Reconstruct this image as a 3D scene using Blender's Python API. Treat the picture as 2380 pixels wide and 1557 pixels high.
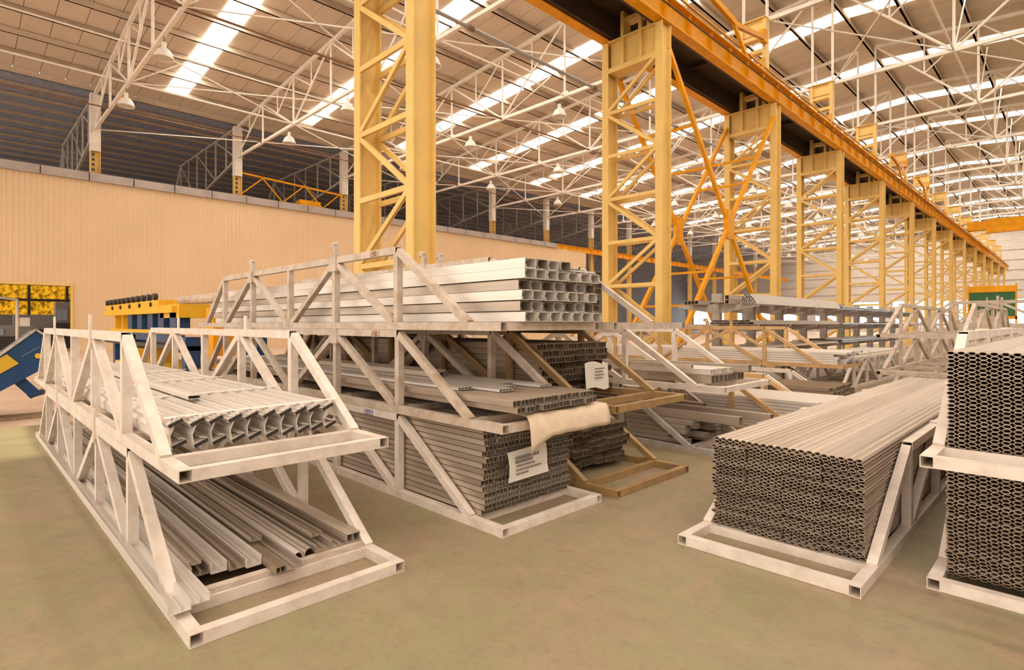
import bpy, math, random
from mathutils import Vector, Matrix
random.seed(7)
PI = math.pi
# ------------------------------------------------------------------ camera, sky, exposure
scene = bpy.context.scene
for o in list(bpy.data.objects): bpy.data.objects.remove(o)
COL = scene.collection
FPX = 1310.0
cam_d = bpy.data.cameras.new('camera'); cam = bpy.data.objects.new('camera', cam_d); COL.objects.link(cam)
cam.location = (0, 0, 1.6); cam.rotation_euler = (PI/2, 0, math.radians(45.3))
cam_d.sensor_width = 36; cam_d.lens = 36*FPX/2380; cam_d.shift_y = -26.5/2380; cam_d.clip_end = 500
scene.camera = cam
world = bpy.data.worlds.new('world'); scene.world = world; world.use_nodes = True
WB = world.node_tree.nodes['Background']; WB.inputs[0].default_value = (1.0, .86, .72, 1); WB.inputs[1].default_value = 2.1
SKY_PANE = 14.0                       # radiance of daylight through the translucent roof panes
vs = scene.view_settings
vs.view_transform = 'Standard'; vs.look = 'None'; vs.gamma = 1; vs.use_curve_mapping = False; vs.exposure = 0.12

# ------------------------------------------------------------------ materials
MATS = {}
def mat(name, col, rough=.6, metal=0., var=.0, scale=4., col2=None, bump=0., bscale=30., emit=0., ecol=None, stretch=None, mix=(.42, .62), spec=.5):
    if name in MATS: return MATS[name]
    m = bpy.data.materials.new(name); m.use_nodes = True; MATS[name] = m
    nt = m.node_tree; N = nt.nodes; L = nt.links; b = N['Principled BSDF']
    b.inputs['Base Color'].default_value = (*col, 1); b.inputs['Roughness'].default_value = rough
    b.inputs['Metallic'].default_value = metal; b.inputs['Specular IOR Level'].default_value = spec
    if var or col2 or bump:
        tc = N.new('ShaderNodeTexCoord'); mp = N.new('ShaderNodeMapping')
        L.new(tc.outputs['Object'], mp.inputs[0])
        if stretch: mp.inputs['Scale'].default_value = stretch
    if var or col2:
        n = N.new('ShaderNodeTexNoise'); n.inputs['Scale'].default_value = scale; n.inputs['Detail'].default_value = 6
        n.inputs['Roughness'].default_value = .65
        L.new(mp.outputs[0], n.inputs['Vector'])
        r = N.new('ShaderNodeValToRGB')
        c2 = col2 if col2 else tuple(c*(1-var) for c in col)
        r.color_ramp.elements[0].position = mix[0]; r.color_ramp.elements[1].position = mix[1]
        r.color_ramp.elements[0].color = (*c2, 1); r.color_ramp.elements[1].color = (*col, 1)
        L.new(n.outputs[0], r.inputs[0]); L.new(r.outputs[0], b.inputs['Base Color'])
    if bump:
        n2 = N.new('ShaderNodeTexNoise'); n2.inputs['Scale'].default_value = bscale
        L.new(mp.outputs[0], n2.inputs['Vector'])
        bp = N.new('ShaderNodeBump'); bp.inputs['Strength'].default_value = bump
        L.new(n2.outputs[0], bp.inputs['Height']); L.new(bp.outputs[0], b.inputs['Normal'])
    if emit:
        b.inputs['Emission Color'].default_value = (*(ecol or col), 1); b.inputs['Emission Strength'].default_value = emit
    return m
YEL = mat('column_yellow', (.80, .54, .17), .45, var=.1, scale=1.5, spec=.35)
ORG = mat('crane_orange', (.84, .36, .006), .5, var=.15, scale=2., spec=.2)
WHT = mat('truss_white', (.80, .74, .66), .55, var=.1, scale=2.)
RUS = mat('rod_rust', (.25, .13, .06), .7, var=.3)
GAL = mat('rack_galvanised', (.79, .70, .625), .5, metal=.15, col2=(.62, .52, .44), scale=6., mix=(.3, .6))
GAL2 = mat('rack_weathered', (.58, .49, .41), .6, col2=(.42, .31, .22), scale=7., mix=(.32, .58))
GRY = mat('rack_grey', (.50, .45, .40), .55, var=.25, scale=6., metal=.1)
BRN = mat('rack_brown', (.36, .22, .09), .55, var=.25, scale=5.)
OBR = mat('rack_orange_brown', (.62, .38, .17), .55, var=.2, scale=5.)
ALU = mat('aluminium', (.66, .57, .48), .36, metal=.8, var=.18, scale=1.2, stretch=(.25, 14, 14))
ALD = mat('aluminium_dull', (.60, .51, .425), .45, metal=.55, var=.25, scale=1.5, stretch=(.3, 12, 12))
ALW = mat('aluminium_pale', (.82, .76, .70), .42, metal=.4, var=.12, scale=1.2, stretch=(.25, 14, 14))
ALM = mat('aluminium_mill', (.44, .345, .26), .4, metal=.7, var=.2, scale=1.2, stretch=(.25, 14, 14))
ALN = mat('aluminium_mill_pale', (.54, .445, .36), .4, metal=.65, var=.2, scale=1.2, stretch=(.25, 14, 14))
ALB = mat('aluminium_bronze', (.42, .32, .23), .45, metal=.55, var=.3, scale=2., stretch=(.3, 10, 10))
GSK = mat('gasket_black', (.03, .022, .018), .6)
PAP = mat('paper', (.85, .80, .74), .8, var=.05, scale=3)
INK = mat('ink_grey', (.25, .2, .18), .8)
INB = mat('ink_blue', (.05, .12, .35), .8)
KRF = mat('paper_kraft', (.80, .64, .48), .85, var=.15, scale=6)
DRK = mat('dark_steel', (.06, .05, .045), .6, var=.3)
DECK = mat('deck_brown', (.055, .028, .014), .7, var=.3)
MGR = mat('pipe_grey', (.30, .29, .28), .5)
CAPM = mat('cap_grey', (.42, .37, .34), .7, var=.15, scale=1.)
BLU = mat('machine_blue', (.010, .055, .16), .4, var=.15)
MYE = mat('machine_yellow', (.85, .48, .02), .4, var=.12)
PANEL = mat('roof_panel', (.62, .53, .43), .75, var=.08, scale=.6)
DROOF = mat('dark_roof', (.33, .36, .48), .6, var=.25, scale=3)
PURL = mat('purlin_beige', (.66, .55, .43), .6, var=.12, scale=1.)
PURD = mat('purlin_dark', (.50, .39, .29), .6, var=.2, scale=1.)
SKYM = mat('skylight_pane', (.9, .93, .92), .5, emit=SKY_PANE, ecol=(1, .90, .78))
SKYD = mat('skylight_weathered', (.8, .7, .55), .6, emit=2.2, ecol=(1, .8, .55))
LAMPM = mat('lamp_white', (.75, .70, .64), .4)
GRN = mat('board_green', (.03, .13, .04), .6, var=.15)
WIN = mat('window_daylight', (.8, .9, 1), .4, emit=3.5, ecol=(.85, .95, 1))
AMB = mat('window_amber', (.7, .4, .05), .5)
WWALL = mat('end_wall_sheet', (.74, .69, .64), .6, var=.06, scale=1)
BLK = mat('roller_black', (.02, .02, .02), .4)
TIMB = mat('timber', (.30, .20, .11), .8, var=.3, scale=8)

# ------------------------------------------------------------------ mesh builder
class MB:
    def __init__(s): s.v = []; s.f = []
    def box(s, x0, x1, y0, y1, z0, z1):
        n = len(s.v)
        s.v += [(x0,y0,z0),(x1,y0,z0),(x1,y1,z0),(x0,y1,z0),(x0,y0,z1),(x1,y0,z1),(x1,y1,z1),(x0,y1,z1)]
        s.f += [tuple(n+i for i in q) for q in ((3,2,1,0),(4,5,6,7),(0,1,5,4),(1,2,6,5),(2,3,7,6),(3,0,4,7))]
        return s
    def _fr(s, p, q, up):
        p = Vector(p); q = Vector(q); d = (q-p).normalized(); up = Vector(up)
        if abs(d.dot(up)) > .98: up = Vector((1,0,0)) if abs(d.x) < .9 else Vector((0,1,0))
        a = d.cross(up).normalized(); b = a.cross(d).normalized()
        return p, q, a, b
    def beam(s, p, q, w, h, up=(0,0,1)):
        p, q, a, b = s._fr(p, q, up); n = len(s.v)
        for c in (p, q):
            for i, j in ((-1,-1),(1,-1),(1,1),(-1,1)): s.v.append(tuple(c + a*(i*w/2) + b*(j*h/2)))
        s.f += [tuple(n+i for i in t) for t in ((3,2,1,0),(4,5,6,7),(0,1,5,4),(1,2,6,5),(2,3,7,6),(3,0,4,7))]
        return s
    def tube(s, p, q, w, h, t, up=(0,0,1)):
        p, q, a, b = s._fr(p, q, up); n = len(s.v)
        for c in (p, q):
            for k in (0, 1):
                for i, j in ((-1,-1),(1,-1),(1,1),(-1,1)): s.v.append(tuple(c + a*(i*(w/2-k*t)) + b*(j*(h/2-k*t))))
        for i in range(4):
            j = (i+1) % 4
            s.f += [(n+i,n+j,n+8+j,n+8+i), (n+4+j,n+4+i,n+12+i,n+12+j), (n+j,n+i,n+4+i,n+4+j), (n+8+i,n+8+j,n+12+j,n+12+i)]
        return s
    def cyl(s, p, q, r, k=8, r2=None, up=(0,0,1)):
        p, q, a, b = s._fr(p, q, up); n = len(s.v); r2 = r if r2 is None else r2
        for c, rr in ((p, r), (q, r2)):
            for i in range(k):
                t = 2*PI*i/k; s.v.append(tuple(c + a*(math.cos(t)*rr) + b*(math.sin(t)*rr)))
        s.f += [(n+i, n+(i+1)%k, n+k+(i+1)%k, n+k+i) for i in range(k)]
        s.f += [tuple(n+k-1-i for i in range(k)), tuple(n+k+i for i in range(k))]
        return s
    def ext(s, poly, x0, x1):                       # polygon in (y,z) extruded along x
        n = len(s.v); k = len(poly)
        for x in (x0, x1): s.v += [(x, y, z) for y, z in poly]
        s.f += [(n+i, n+(i+1)%k, n+k+(i+1)%k, n+k+i) for i in range(k)]
        s.f += [tuple(n+k-1-i for i in range(k)), tuple(n+k+i for i in range(k))]
        return s
    def lathe(s, prof, k=16):
        n = len(s.v)
        for r, z in prof:
            for i in range(k):
                t = 2*PI*i/k; s.v.append((r*math.cos(t), r*math.sin(t), z))
        for j in range(len(prof)-1):
            for i in range(k):
                s.f.append((n+j*k+i, n+j*k+(i+1)%k, n+(j+1)*k+(i+1)%k, n+(j+1)*k+i))
        return s
    def mesh(s, name, m):
        me = bpy.data.meshes.new(name); me.from_pydata(s.v, [], s.f); me.materials.append(m); me.update()
        return me
def link(name, me, parent=None, loc=None, rot=None):
    o = bpy.data.objects.new(name, me); COL.objects.link(o)
    if parent: o.parent = parent
    if loc is not None: o.location = loc
    if rot is not None: o.rotation_euler = rot
    return o
def build(mb, name, m, parent=None, loc=None, rot=None): return link(name, mb.mesh(name, m), parent, loc, rot)
def tag(o, label=None, cat=None, group=None, kind=None):
    if label: o['label'] = label
    if cat: o['category'] = cat
    if group: o['group'] = group
    if kind: o['kind'] = kind
    return o
def thing(name, label, cat, loc=(0,0,0), rotz=0, group=None):
    return tag(link(name, None, None, loc, (0,0,rotz)), label, cat, group)
def copy_tree(o, loc=None, parent=None):
    c = o.copy(); COL.objects.link(c)
    if parent: c.parent = parent
    if loc is not None: c.location = loc
    for ch in o.children: copy_tree(ch, None, c)
    return c
ORD = ['first','second','third','fourth','fifth','sixth','seventh','eighth','ninth','tenth','eleventh','twelfth','thirteenth','fourteenth','fifteenth','sixteenth']

# ------------------------------------------------------------------ the hall: key dimensions
S = 8.1; Y1 = 5.75; NB = 14; YEND = Y1 + NB*S + 1.0        # bay spacing, first column line, number of lines, end wall
XC0, XC1 = -8.0, -10.0                                     # near and far leg of the crane columns
XL = -41.6; XR = 24.2; XS = -64.0                          # left column row, right column row, side bay outer wall
ZB = 13.25; ZL = 15.35; ZR = 17.85                         # bottom chord, eaves, ridge
XRG = -8.95
def roof_z(x):
    if x < XL: return ZL
    return ZL + (ZR-ZL)*(x-XL)/(XRG-XL) if x < XRG else ZR - (ZR-ZL)*(x-XRG)/(XR-XRG)

# floor
def floor_mat():
    m = bpy.data.materials.new('floor_paint'); m.use_nodes = True; nt = m.node_tree; N = nt.nodes; L = nt.links
    b = N['Principled BSDF']; b.inputs['Roughness'].default_value = .55
    tc = N.new('ShaderNodeTexCoord')
    def noise(sc, det=6, ro=.6):
        n = N.new('ShaderNodeTexNoise'); n.inputs['Scale'].default_value = sc; n.inputs['Detail'].default_value = det; n.inputs['Roughness'].default_value = ro
        L.new(tc.outputs['Object'], n.inputs['Vector']); return n
    def ramp(src, p0, p1, c0=(0,0,0), c1=(1,1,1)):
        r = N.new('ShaderNodeValToRGB'); r.color_ramp.elements[0].position = p0; r.color_ramp.elements[1].position = p1
        r.color_ramp.elements[0].color = (*c0,1); r.color_ramp.elements[1].color = (*c1,1); L.new(src, r.inputs[0]); return r
    def mix(f, a, bb):
        x = N.new('ShaderNodeMix'); x.data_type = 'RGBA'; L.new(f, x.inputs[0])
        for i, c in ((6, a), (7, bb)):
            if isinstance(c, tuple): x.inputs[i].default_value = (*c, 1)
            else: L.new(c, x.inputs[i])
        return x.outputs[2]
    base = ramp(noise(1.1).outputs[0], .36, .62, (.315, .222, .145), (.255, .232, .118)).outputs[0]
    base = mix(ramp(noise(5.5, 8, .7).outputs[0], .45, .7).outputs[0], base, (.25, .188, .12))
    base = mix(ramp(noise(2.6, 8, .75).outputs[0], .54, .70, (0,0,0), (.55,)*3).outputs[0], base, (.40, .245, .175))
    base = mix(ramp(noise(3.4, 9, .8).outputs[0], .30, .46, (.6,)*3, (0,0,0)).outputs[0], base, (.225, .225, .105))
    base = mix(ramp(noise(22, 4, .7).outputs[0], .52, .72, (0,0,0), (.5,)*3).outputs[0], base, (.20, .145, .085))
    scr = noise(60, 2); base = mix(ramp(scr.outputs[0], .76, .80).outputs[0], base, (.55, .48, .36))
    # bare concrete beyond the painted part of the floor
    sep = N.new('ShaderNodeSeparateXYZ'); L.new(tc.outputs['Object'], sep.inputs[0])
    lt = N.new('ShaderNodeMath'); lt.operation = 'LESS_THAN'; lt.inputs[1].default_value = -11.6; L.new(sep.outputs[0], lt.inputs[0])
    conc = ramp(noise(.9).outputs[0], .35, .65, (.52, .36, .25), (.62, .46, .34)).outputs[0]
    # a paler green strip of floor beside the bare concrete
    gt = N.new('ShaderNodeMapRange'); gt.inputs[1].default_value = -8.7; gt.inputs[2].default_value = -9.1; L.new(sep.outputs[0], gt.inputs[0])
    gy = N.new('ShaderNodeMapRange'); gy.inputs[1].default_value = .85; gy.inputs[2].default_value = .7; L.new(sep.outputs[1], gy.inputs[0])
    mu = N.new('ShaderNodeMath'); mu.operation = 'MULTIPLY'; L.new(gt.outputs[0], mu.inputs[0]); L.new(gy.outputs[0], mu.inputs[1])
    base = mix(mu.outputs[0], base, ramp(noise(4).outputs[0], .3, .7, (.47, .42, .21), (.52, .47, .27)).outputs[0])
    base = mix(lt.outputs[0], base, conc)
    L.new(base, b.inputs['Base Color'])
    rr = ramp(noise(3).outputs[0], .3, .7, (.42,)*3, (.62,)*3); L.new(rr.outputs[0], b.inputs['Roughness'])
    return m
fl = build(MB().box(XS, XR+20, -26, YEND+4, -.3, 0), 'floor', floor_mat()); tag(fl, kind='structure')

# ceiling: deck above, panels below it between the purlins, skylight strips
ceil = MB()
for xa, xb in ((XL, XRG), (XRG, XR)):
    ceil.ext([(-26, 0), (YEND, 0), (YEND, .08), (-26, .08)], 0, 1) if False else None
    za, zb = roof_z(xa)+.55, roof_z(xb)+.55
    n = len(ceil.v)
    ceil.v += [(xa,-7,za),(xb,-7,zb),(xb,YEND,zb),(xa,YEND,za),(xa,-7,za+.1),(xb,-7,zb+.1),(xb,YEND,zb+.1),(xa,YEND,za+.1)]
    ceil.f += [tuple(n+i for i in q) for q in ((3,2,1,0),(4,5,6,7),(0,1,5,4),(1,2,6,5),(2,3,7,6),(3,0,4,7))]
ceiling = tag(build(ceil, 'ceiling', PURD), kind='structure')
NP = 14                                                     # purlin rows on a slope
def slope_pts(xa, xb, n): return [xa + (xb-xa)*i/n for i in range(n+1)]
pw = S/7
cand = []                                                   # (distance, kind, corners)
for side, (xa, xb) in enumerate(((XL, XRG), (XRG, XR))):
    xs = slope_pts(xa, xb, NP)
    for i in range(NP):
        for k in range(-2, NB):
            y0 = Y1 + k*S
            for j in range(7):
                ya = y0 + j*pw
                if ya > YEND-.5 or ya < -7: continue
                sky = (j == 3)
                if sky and side == 0 and i < 1: sky = False
                if sky and side == 0 and k < 0: sky = False
                cand.append((((xs[i]+xs[i+1])/2)**2 + (ya+pw/2)**2, side, i, ya, sky, xs[i], xs[i+1]))
cand.sort(key=lambda c: c[0])
def panel_geo(mb, x0, x1, ya, off=.44, th=.05, g=.012):
    n = len(mb.v); z0, z1 = roof_z(x0)+off, roof_z(x1)+off
    a, b = x0+g, x1-g; c, d = ya+g, ya+pw-g
    mb.v += [(a,c,z0),(b,c,z1),(b,d,z1),(a,d,z0),(a,c,z0+th),(b,c,z1+th),(b,d,z1+th),(a,d,z0+th)]
    mb.f += [tuple(n+i for i in q) for q in ((3,2,1,0),(4,5,6,7),(0,1,5,4),(1,2,6,5),(2,3,7,6),(3,0,4,7))]
    return mb
pcache = {}
rest = MB(); npan = 0; nsky = 0
def in_view(x, y, z):
    th = math.radians(45.3); dx, dy = -math.sin(th), math.cos(th)
    dep = x*dx + y*dy
    if dep < 3: return False
    u = 1190 + FPX*(x*math.cos(th)+y*math.sin(th))/dep; v = 752 - FPX*(z-1.6)/dep
    return -60 < u < 2440 and v > -60
for dd, side, i, ya, sky, x0, x1 in cand:
    vis = in_view((x0+x1)/2, ya, roof_z(x0))
    if sky:
        weather = random.random() < (.3 if (i in (1, 2) and side == 0) or (i in (0, 1) and side) else .08)
        key = ('s', side, i, weather)
        if key not in pcache: pcache[key] = panel_geo(MB(), x0, x1, 0, .41, .03).mesh('skylight_pane', SKYD if weather else SKYM)
        o = link('skylight_pane', pcache[key], ceiling, (0, ya, 0)); nsky += 1
    elif vis and npan < 290:
        key = ('p', side, i)
        if key not in pcache: pcache[key] = panel_geo(MB(), x0, x1, 0).mesh('roof_panel', PANEL)
        link('roof_panel', pcache[key], ceiling, (0, ya, 0)); npan += 1
    else: panel_geo(rest, x0, x1, ya)
tag(build(rest, 'roof_panels', PANEL, ceiling), kind='stuff')
# side bay roof, dark ribbed sheets
sb = MB()
ny = 60
for i in range(26):
    xa = XS + (XL-XS)*i/26
    sb.box(xa, xa+(XL-XS)/26-.02, -7, YEND, ZL+.3+(.03 if i % 2 else 0), ZL+.42+(.03 if i % 2 else 0))
build(sb, 'roof_sheets', DROOF, ceiling)
# purlins
for side, (xa, xb) in enumerate(((XL, XRG), (XRG, XR))):
    for i, x in enumerate(slope_pts(xa, xb, NP)):
        if side and i == 0: continue
        z = roof_z(x)+.28
        build(MB().box(-.05, .05, -7, YEND, -.14, .14).box(-.05, .12, -7, YEND, -.14, -.12), 'purlin', PURL if i % 2 == 0 else PURD, ceiling, (x, 0, z))
for i in range(1, 11):
    x = XS + (XL-XS)*i/11
    build(MB().box(-.035, .035, -7, YEND, -.09, .09), 'purlin', PURD, ceiling, (x, 0, ZL+.21))

# walls
wl = thing('wall_left', None, None); del_k = wl; tag(wl, kind='structure')
DY0, DY1, DZ = -3.0, 4.75, 3.75                             # doorway in the partition
WY0, WY1, WZ = -12.0, 52.7, 9.95
XW = -40.9
wm = MB()
def corrugated(mb, y0, y1, z0, z1, x, pitch=.25, dep=.022, t=.06):
    pts = []; y = y0
    while y < y1:
        for dy, dx in ((0,0),(.5,0),(.58,dep),(.92,dep)):
            yy = y+dy*pitch
            if yy < y1: pts.append((yy, x+dx))
        y += pitch
    pts.append((y1, x)); n = len(mb.v)
    for yy, xx in pts: mb.v += [(xx,yy,z0),(xx,yy,z1)]
    for i in range(len(pts)-1): mb.f.append((n+2*i, n+2*i+2, n+2*i+3, n+2*i+1))
    mb.box(x-t-.02, x-.02, y0, y1, z0, z1)
WALLM = mat('wall_sheet_yellow', (.71, .52, .325), .6, var=.04, scale=.4)
corrugated(wm, WY0, DY0, 0, WZ, XW); corrugated(wm, DY1, WY1, 0, WZ, XW); corrugated(wm, DY0, DY1, DZ, WZ, XW)
build(wm, 'wall_sheet', WALLM, wl)
capme = MB().box(-.18, .22, .03, 2.17, 0, .48).mesh('cap_block', CAPM)
y = WY0
while y < 45.8:
    link('cap_block', capme, wl, (XW, y, WZ)); y += 2.2
build(MB().box(-.1, .1, DY1, DY1+.12, 0, DZ).box(-.1, .1, DY0, DY1+.12, DZ, DZ+.12), 'door_trim', YEL, wl, (XW, 0, 0))
# end wall: sheet, girts, a row of bright windows
we = thing('wall_back', None, None); tag(we, kind='structure')
build(MB().box(XS, XR+20, YEND, YEND+.2, 5.6, 19), 'wall_sheet', WWALL, we)
build(MB().box(XS, XR+20, YEND, YEND+.2, 0, 1.0), 'wall_base', WWALL, we)
x = XS
while x < XR+18:
    build(MB().box(0, 1.6, YEND, YEND+.2, 1.0, 5.6), 'wall_pier', WWALL, we, (x, 0, 0)); x += 6.4
for z in (7, 8.6, 10.2, 11.8, 13.4): build(MB().box(XS, XR+20, YEND-.12, YEND, z, z+.1), 'girt', PURL, we)
n = 1; x = XS+1.6
while x < XR+17:
    w = thing('window_%d' % n, None, None, (x, YEND, 1)); tag(w, kind='structure'); n += 1
    for i in range(3):
        build(MB().box(.03, 1.57, .08, .1, .03, 4.55), 'pane', WIN, w, (i*1.6, 0, 0))
    fb = MB()
    for i in range(4): fb.box(i*1.6-.04, i*1.6+.04, .0, .12, 0, 4.6)
    for z in (0, 1.5, 3., 4.56): fb.box(0, 4.8, .0, .12, z-.02, z+.04)
    build(fb, 'window_frame', MGR, w); x += 6.4
wr = thing('wall_right', None, None); tag(wr, kind='structure')
build(MB().box(XR+.3, XR+.5, -12, YEND, 0, 16.2), 'wall_sheet', mat('side_wall', (.35, .33, .33), .7, var=.2), wr)
# outer wall of the side bay with high window band
ws = thing('wall_side_bay', None, None); tag(ws, kind='structure')
build(MB().box(XS-.2, XS, -12, YEND, 0, 15.7), 'wall_sheet', mat('side_wall', (.35, .33, .33), .7, var=.2), ws)

# ------------------------------------------------------------------ roof trusses
def lerp(a, b, t): return a + (b-a)*t
def truss_members(xa, xb, flip):
    """node list from eaves (index 0) to ridge (index 7)"""
    X = [lerp(xa, xb, i/7) for i in range(8)]
    T = [Vector((x, 0, roof_z(x))) for x in X]; B = [Vector((x, 0, ZB)) for x in X]
    mem = [('top_chord', MB().beam(T[0], T[7], .16, .16)), ('bottom_chord', MB().beam(B[0], B[7], .15, .15))]
    for i in range(8): mem.append(('post', MB().cyl(B[i], T[i], .06, 6)))
    for i in range(1, 8, 2):
        for j in (i-1, i+1):
            if j > 7: continue
            mem.append(('diagonal', MB().cyl(T[i], B[j], .055, 6)))
            m = (T[i]+B[j])/2; tm = (T[i]+T[j])/2
            mem.append(('sub_post', MB().cyl(m, Vector((m.x, 0, roof_z(m.x))), .04, 6)))
            mem.append(('sub_strut', MB().cyl(m, T[j], .04, 6)))
    for i in range(1, 7): mem.append(('gusset', MB().box(B[i].x-.2, B[i].x+.2, -.012, .012, ZB-.1, ZB+.22)))
    return [(n, mb.mesh(n, WHT)) for n, mb in mem]
TL = truss_members(XL, XRG-.45, False); TR = truss_members(XR, XRG+.45, True)
XS2 = -60.0
def side_truss():
    X = [lerp(XL, XS2, i/4) for i in range(5)]
    mem = [('top_chord', MB().beam((X[0],0,ZL),(X[3],0,ZL),.14,.14)), ('bottom_chord', MB().beam((X[0],0,ZB-.1),(X[4],0,10.3),.15,.15)), ('end_chord', MB().beam((X[3],0,ZL),(X[4],0,10.3),.14,.14))]
    for i in range(1, 4):
        zb = lerp(ZB-.1, 10.3, i/4); mem.append(('post', MB().beam((X[i],0,zb),(X[i],0,ZL),.1,.1)))
        zb0 = lerp(ZB-.1, 10.3, (i-1)/4); mem.append(('diagonal', MB().beam((X[i],0,ZL),(X[i-1],0,zb0),.09,.09)))
        xm = (X[i]+X[i-1])/2; mem.append(('sub_post', MB().beam((xm,0,(zb+zb0)/2),(xm,0,ZL),.08,.08)))
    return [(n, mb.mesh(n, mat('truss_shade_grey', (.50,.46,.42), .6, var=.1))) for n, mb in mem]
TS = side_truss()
TRS = {}
for k in range(-1, NB):
    yy = Y1 + .25 + k*S
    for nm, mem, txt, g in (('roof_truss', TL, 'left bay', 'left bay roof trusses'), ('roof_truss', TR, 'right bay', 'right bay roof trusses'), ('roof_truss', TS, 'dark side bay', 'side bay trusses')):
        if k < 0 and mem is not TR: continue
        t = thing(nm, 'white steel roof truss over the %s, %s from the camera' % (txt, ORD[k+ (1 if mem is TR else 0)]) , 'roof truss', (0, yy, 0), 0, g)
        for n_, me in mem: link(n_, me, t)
        TRS[(txt[:4], k)] = t
# bottom chord ties along the hall and plan bracing, thin rods
tie_x = [lerp(XL, XRG-.45, i/7) for i in range(1, 7)] + [lerp(XR, XRG+.45, i/7) for i in range(2, 7)]
for i, x in enumerate(tie_x):
    tag(build(MB().cyl((0, -8, 0), (0, YEND-.5, 0), .05 if i % 2 else .04, 6), 'longitudinal_tie', WHT if i % 3 else RUS, None, (x, 0, ZB)),
        ('pale' if i % 3 else 'rust brown') + ' steel tie rod along the %s, %s from the %s' % (('left bay', ORD[i], 'yellow wall') if x < XRG else ('right bay', ORD[i-6], 'far side')), 'tie rod', 'bottom chord ties')
pb = MB()
Xn = [lerp(XL, XRG-.45, i/7) for i in range(8)]; Xr = [lerp(XR, XRG+.45, i/7) for i in range(8)]
for k in range(0, NB-1):
    ya, yb = Y1+.25+k*S, Y1+.25+(k+1)*S
    for X in (Xn, Xr):
        rng = ((1, 2), (3, 4), (5, 6)) if k % 2 else ((0, 1), (2, 3), (4, 5), (6, 7))
        for a, b in rng:
            for p, q in ((X[a], X[b]), (X[b], X[a])):
                if (k + a) % 3 == 0 and p > q: continue
                build(MB().cyl((p, 0, ZB), (q, yb-ya, ZB), .032, 5), 'brace_rod', WHT, TRS[('left' if X is Xn else 'righ', k)])
    # sloping struts from bottom chord to the purlins
    for X in (Xn, Xr):
        for a in (2, 4, 6):
            build(MB().cyl((X[a], 0, ZB), (X[a], (yb-ya)/2, roof_z(X[a])+.1), .03, 5), 'strut_rod', WHT, TRS[('left' if X is Xn else 'righ', k)])
for x, z, nm in ((-16.5, 12.95, 'grey pipe'),):
    pp = thing('service_pipe', 'grey service pipe running under the roof trusses beside the tall yellow column', 'pipe', (x, 0, z))
    build(MB().cyl((0, 6, 0), (0, YEND-1, 0), .075, 8), 'pipe', MGR, pp)
    for k in range(14): build(MB().cyl((0, 14+k*7.8, 0), (0, 14.22+k*7.8, 0), .12, 8), 'coupling', RUS, pp)

# ------------------------------------------------------------------ crane columns, runway beams
BW, BD, TF = .22, .48, .03
def hleg(x):                                              # H section, flanges facing along the hall
    return MB().box(x-BW, x, 0, TF, 0, 9.85).box(x-BW, x, BD-TF, BD, 0, 9.85).box(x-BW/2-.012, x-BW/2+.012, TF, BD-TF, 0, 9.85)
HZ = [.16+1.2667*i for i in range(8)]
def crane_column():
    mem = [('leg', hleg(XC0)), ('leg', hleg(XC1+BW))]
    xa, xb = XC1+BW, XC0-BW
    for yy in (.035, BD-.035):
        for z in HZ: mem.append(('lacing_bar', MB().box(xa, xb, yy-.03, yy+.03, z-.05, z+.05)))
        for i in range(7):
            z0, z1 = HZ[i]+.07, HZ[i+1]-.07
            p, q = ((xa, yy, z0), (xb, yy, z1)) if i % 2 == 0 else ((xb, yy, z0), (xa, yy, z1))
            mem.append(('lacing_diagonal', MB().beam(p, q, .06, .095)))
    mem.append(('base_plate', MB().box(XC1-.2, XC0+.2, -.15, BD+.15, 0, .04)))
    hp = MB().box(xa, xb, .12, .15, 9.0, 9.85).box(xa, xb, BD-.15, BD-.12, 9.0, 9.85)
    mem.append(('head_plate', hp))
    for x in (lerp(xa, xb, .3), lerp(xa, xb, .68)): mem.append(('stiffener', MB().box(x-.05, x+.05, .02, .12, 9.0, 10.6)))
    mem.append(('head_sill', MB().box(xa, xb, 0, BD, 8.93, 9.0)))
    mem.append(('head_cap', MB().box(xa, xb, .0, BD, 9.82, 9.87)))
    # slender upper column up to the roof
    for x in (-9.42, -8.55): mem.append(('upper_leg', MB().box(x, x+.14, .1, .42, 9.85, ZB)))
    z = 10.3
    while z < ZB-.5: mem.append(('batten_plate', MB().box(-9.28, -8.55, .12, .4, z, z+.14))); z += .55
    mem.append(('upper_head', MB().box(-9.28, -8.55, .16, .36, ZB-.55, ZB)))
    mem.append(('bracket', MB().box(-9.5, -8.4, .05, .47, ZB-.02, ZB+.02)))
    return [(n, mb.mesh(n, YEL)) for n, mb in mem]
CC = crane_column()
desc = ['tall yellow lattice crane column beside the loaded racks, nearest the camera', 'tall yellow lattice crane column left of the orange cross bracing', 'tall yellow lattice crane column right of the orange cross bracing']
for k in range(NB):
    t = thing('lattice_column', desc[k] if k < 3 else 'yellow lattice crane column, %s in the row from the camera' % ORD[k], 'column', (0, Y1-.2+k*S, 0), 0, 'yellow crane columns')
    hd = None
    for n_, me in CC:
        o = link(n_, me, hd if n_ == 'stiffener' else t)
        if n_ == 'head_plate': hd = o
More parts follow.
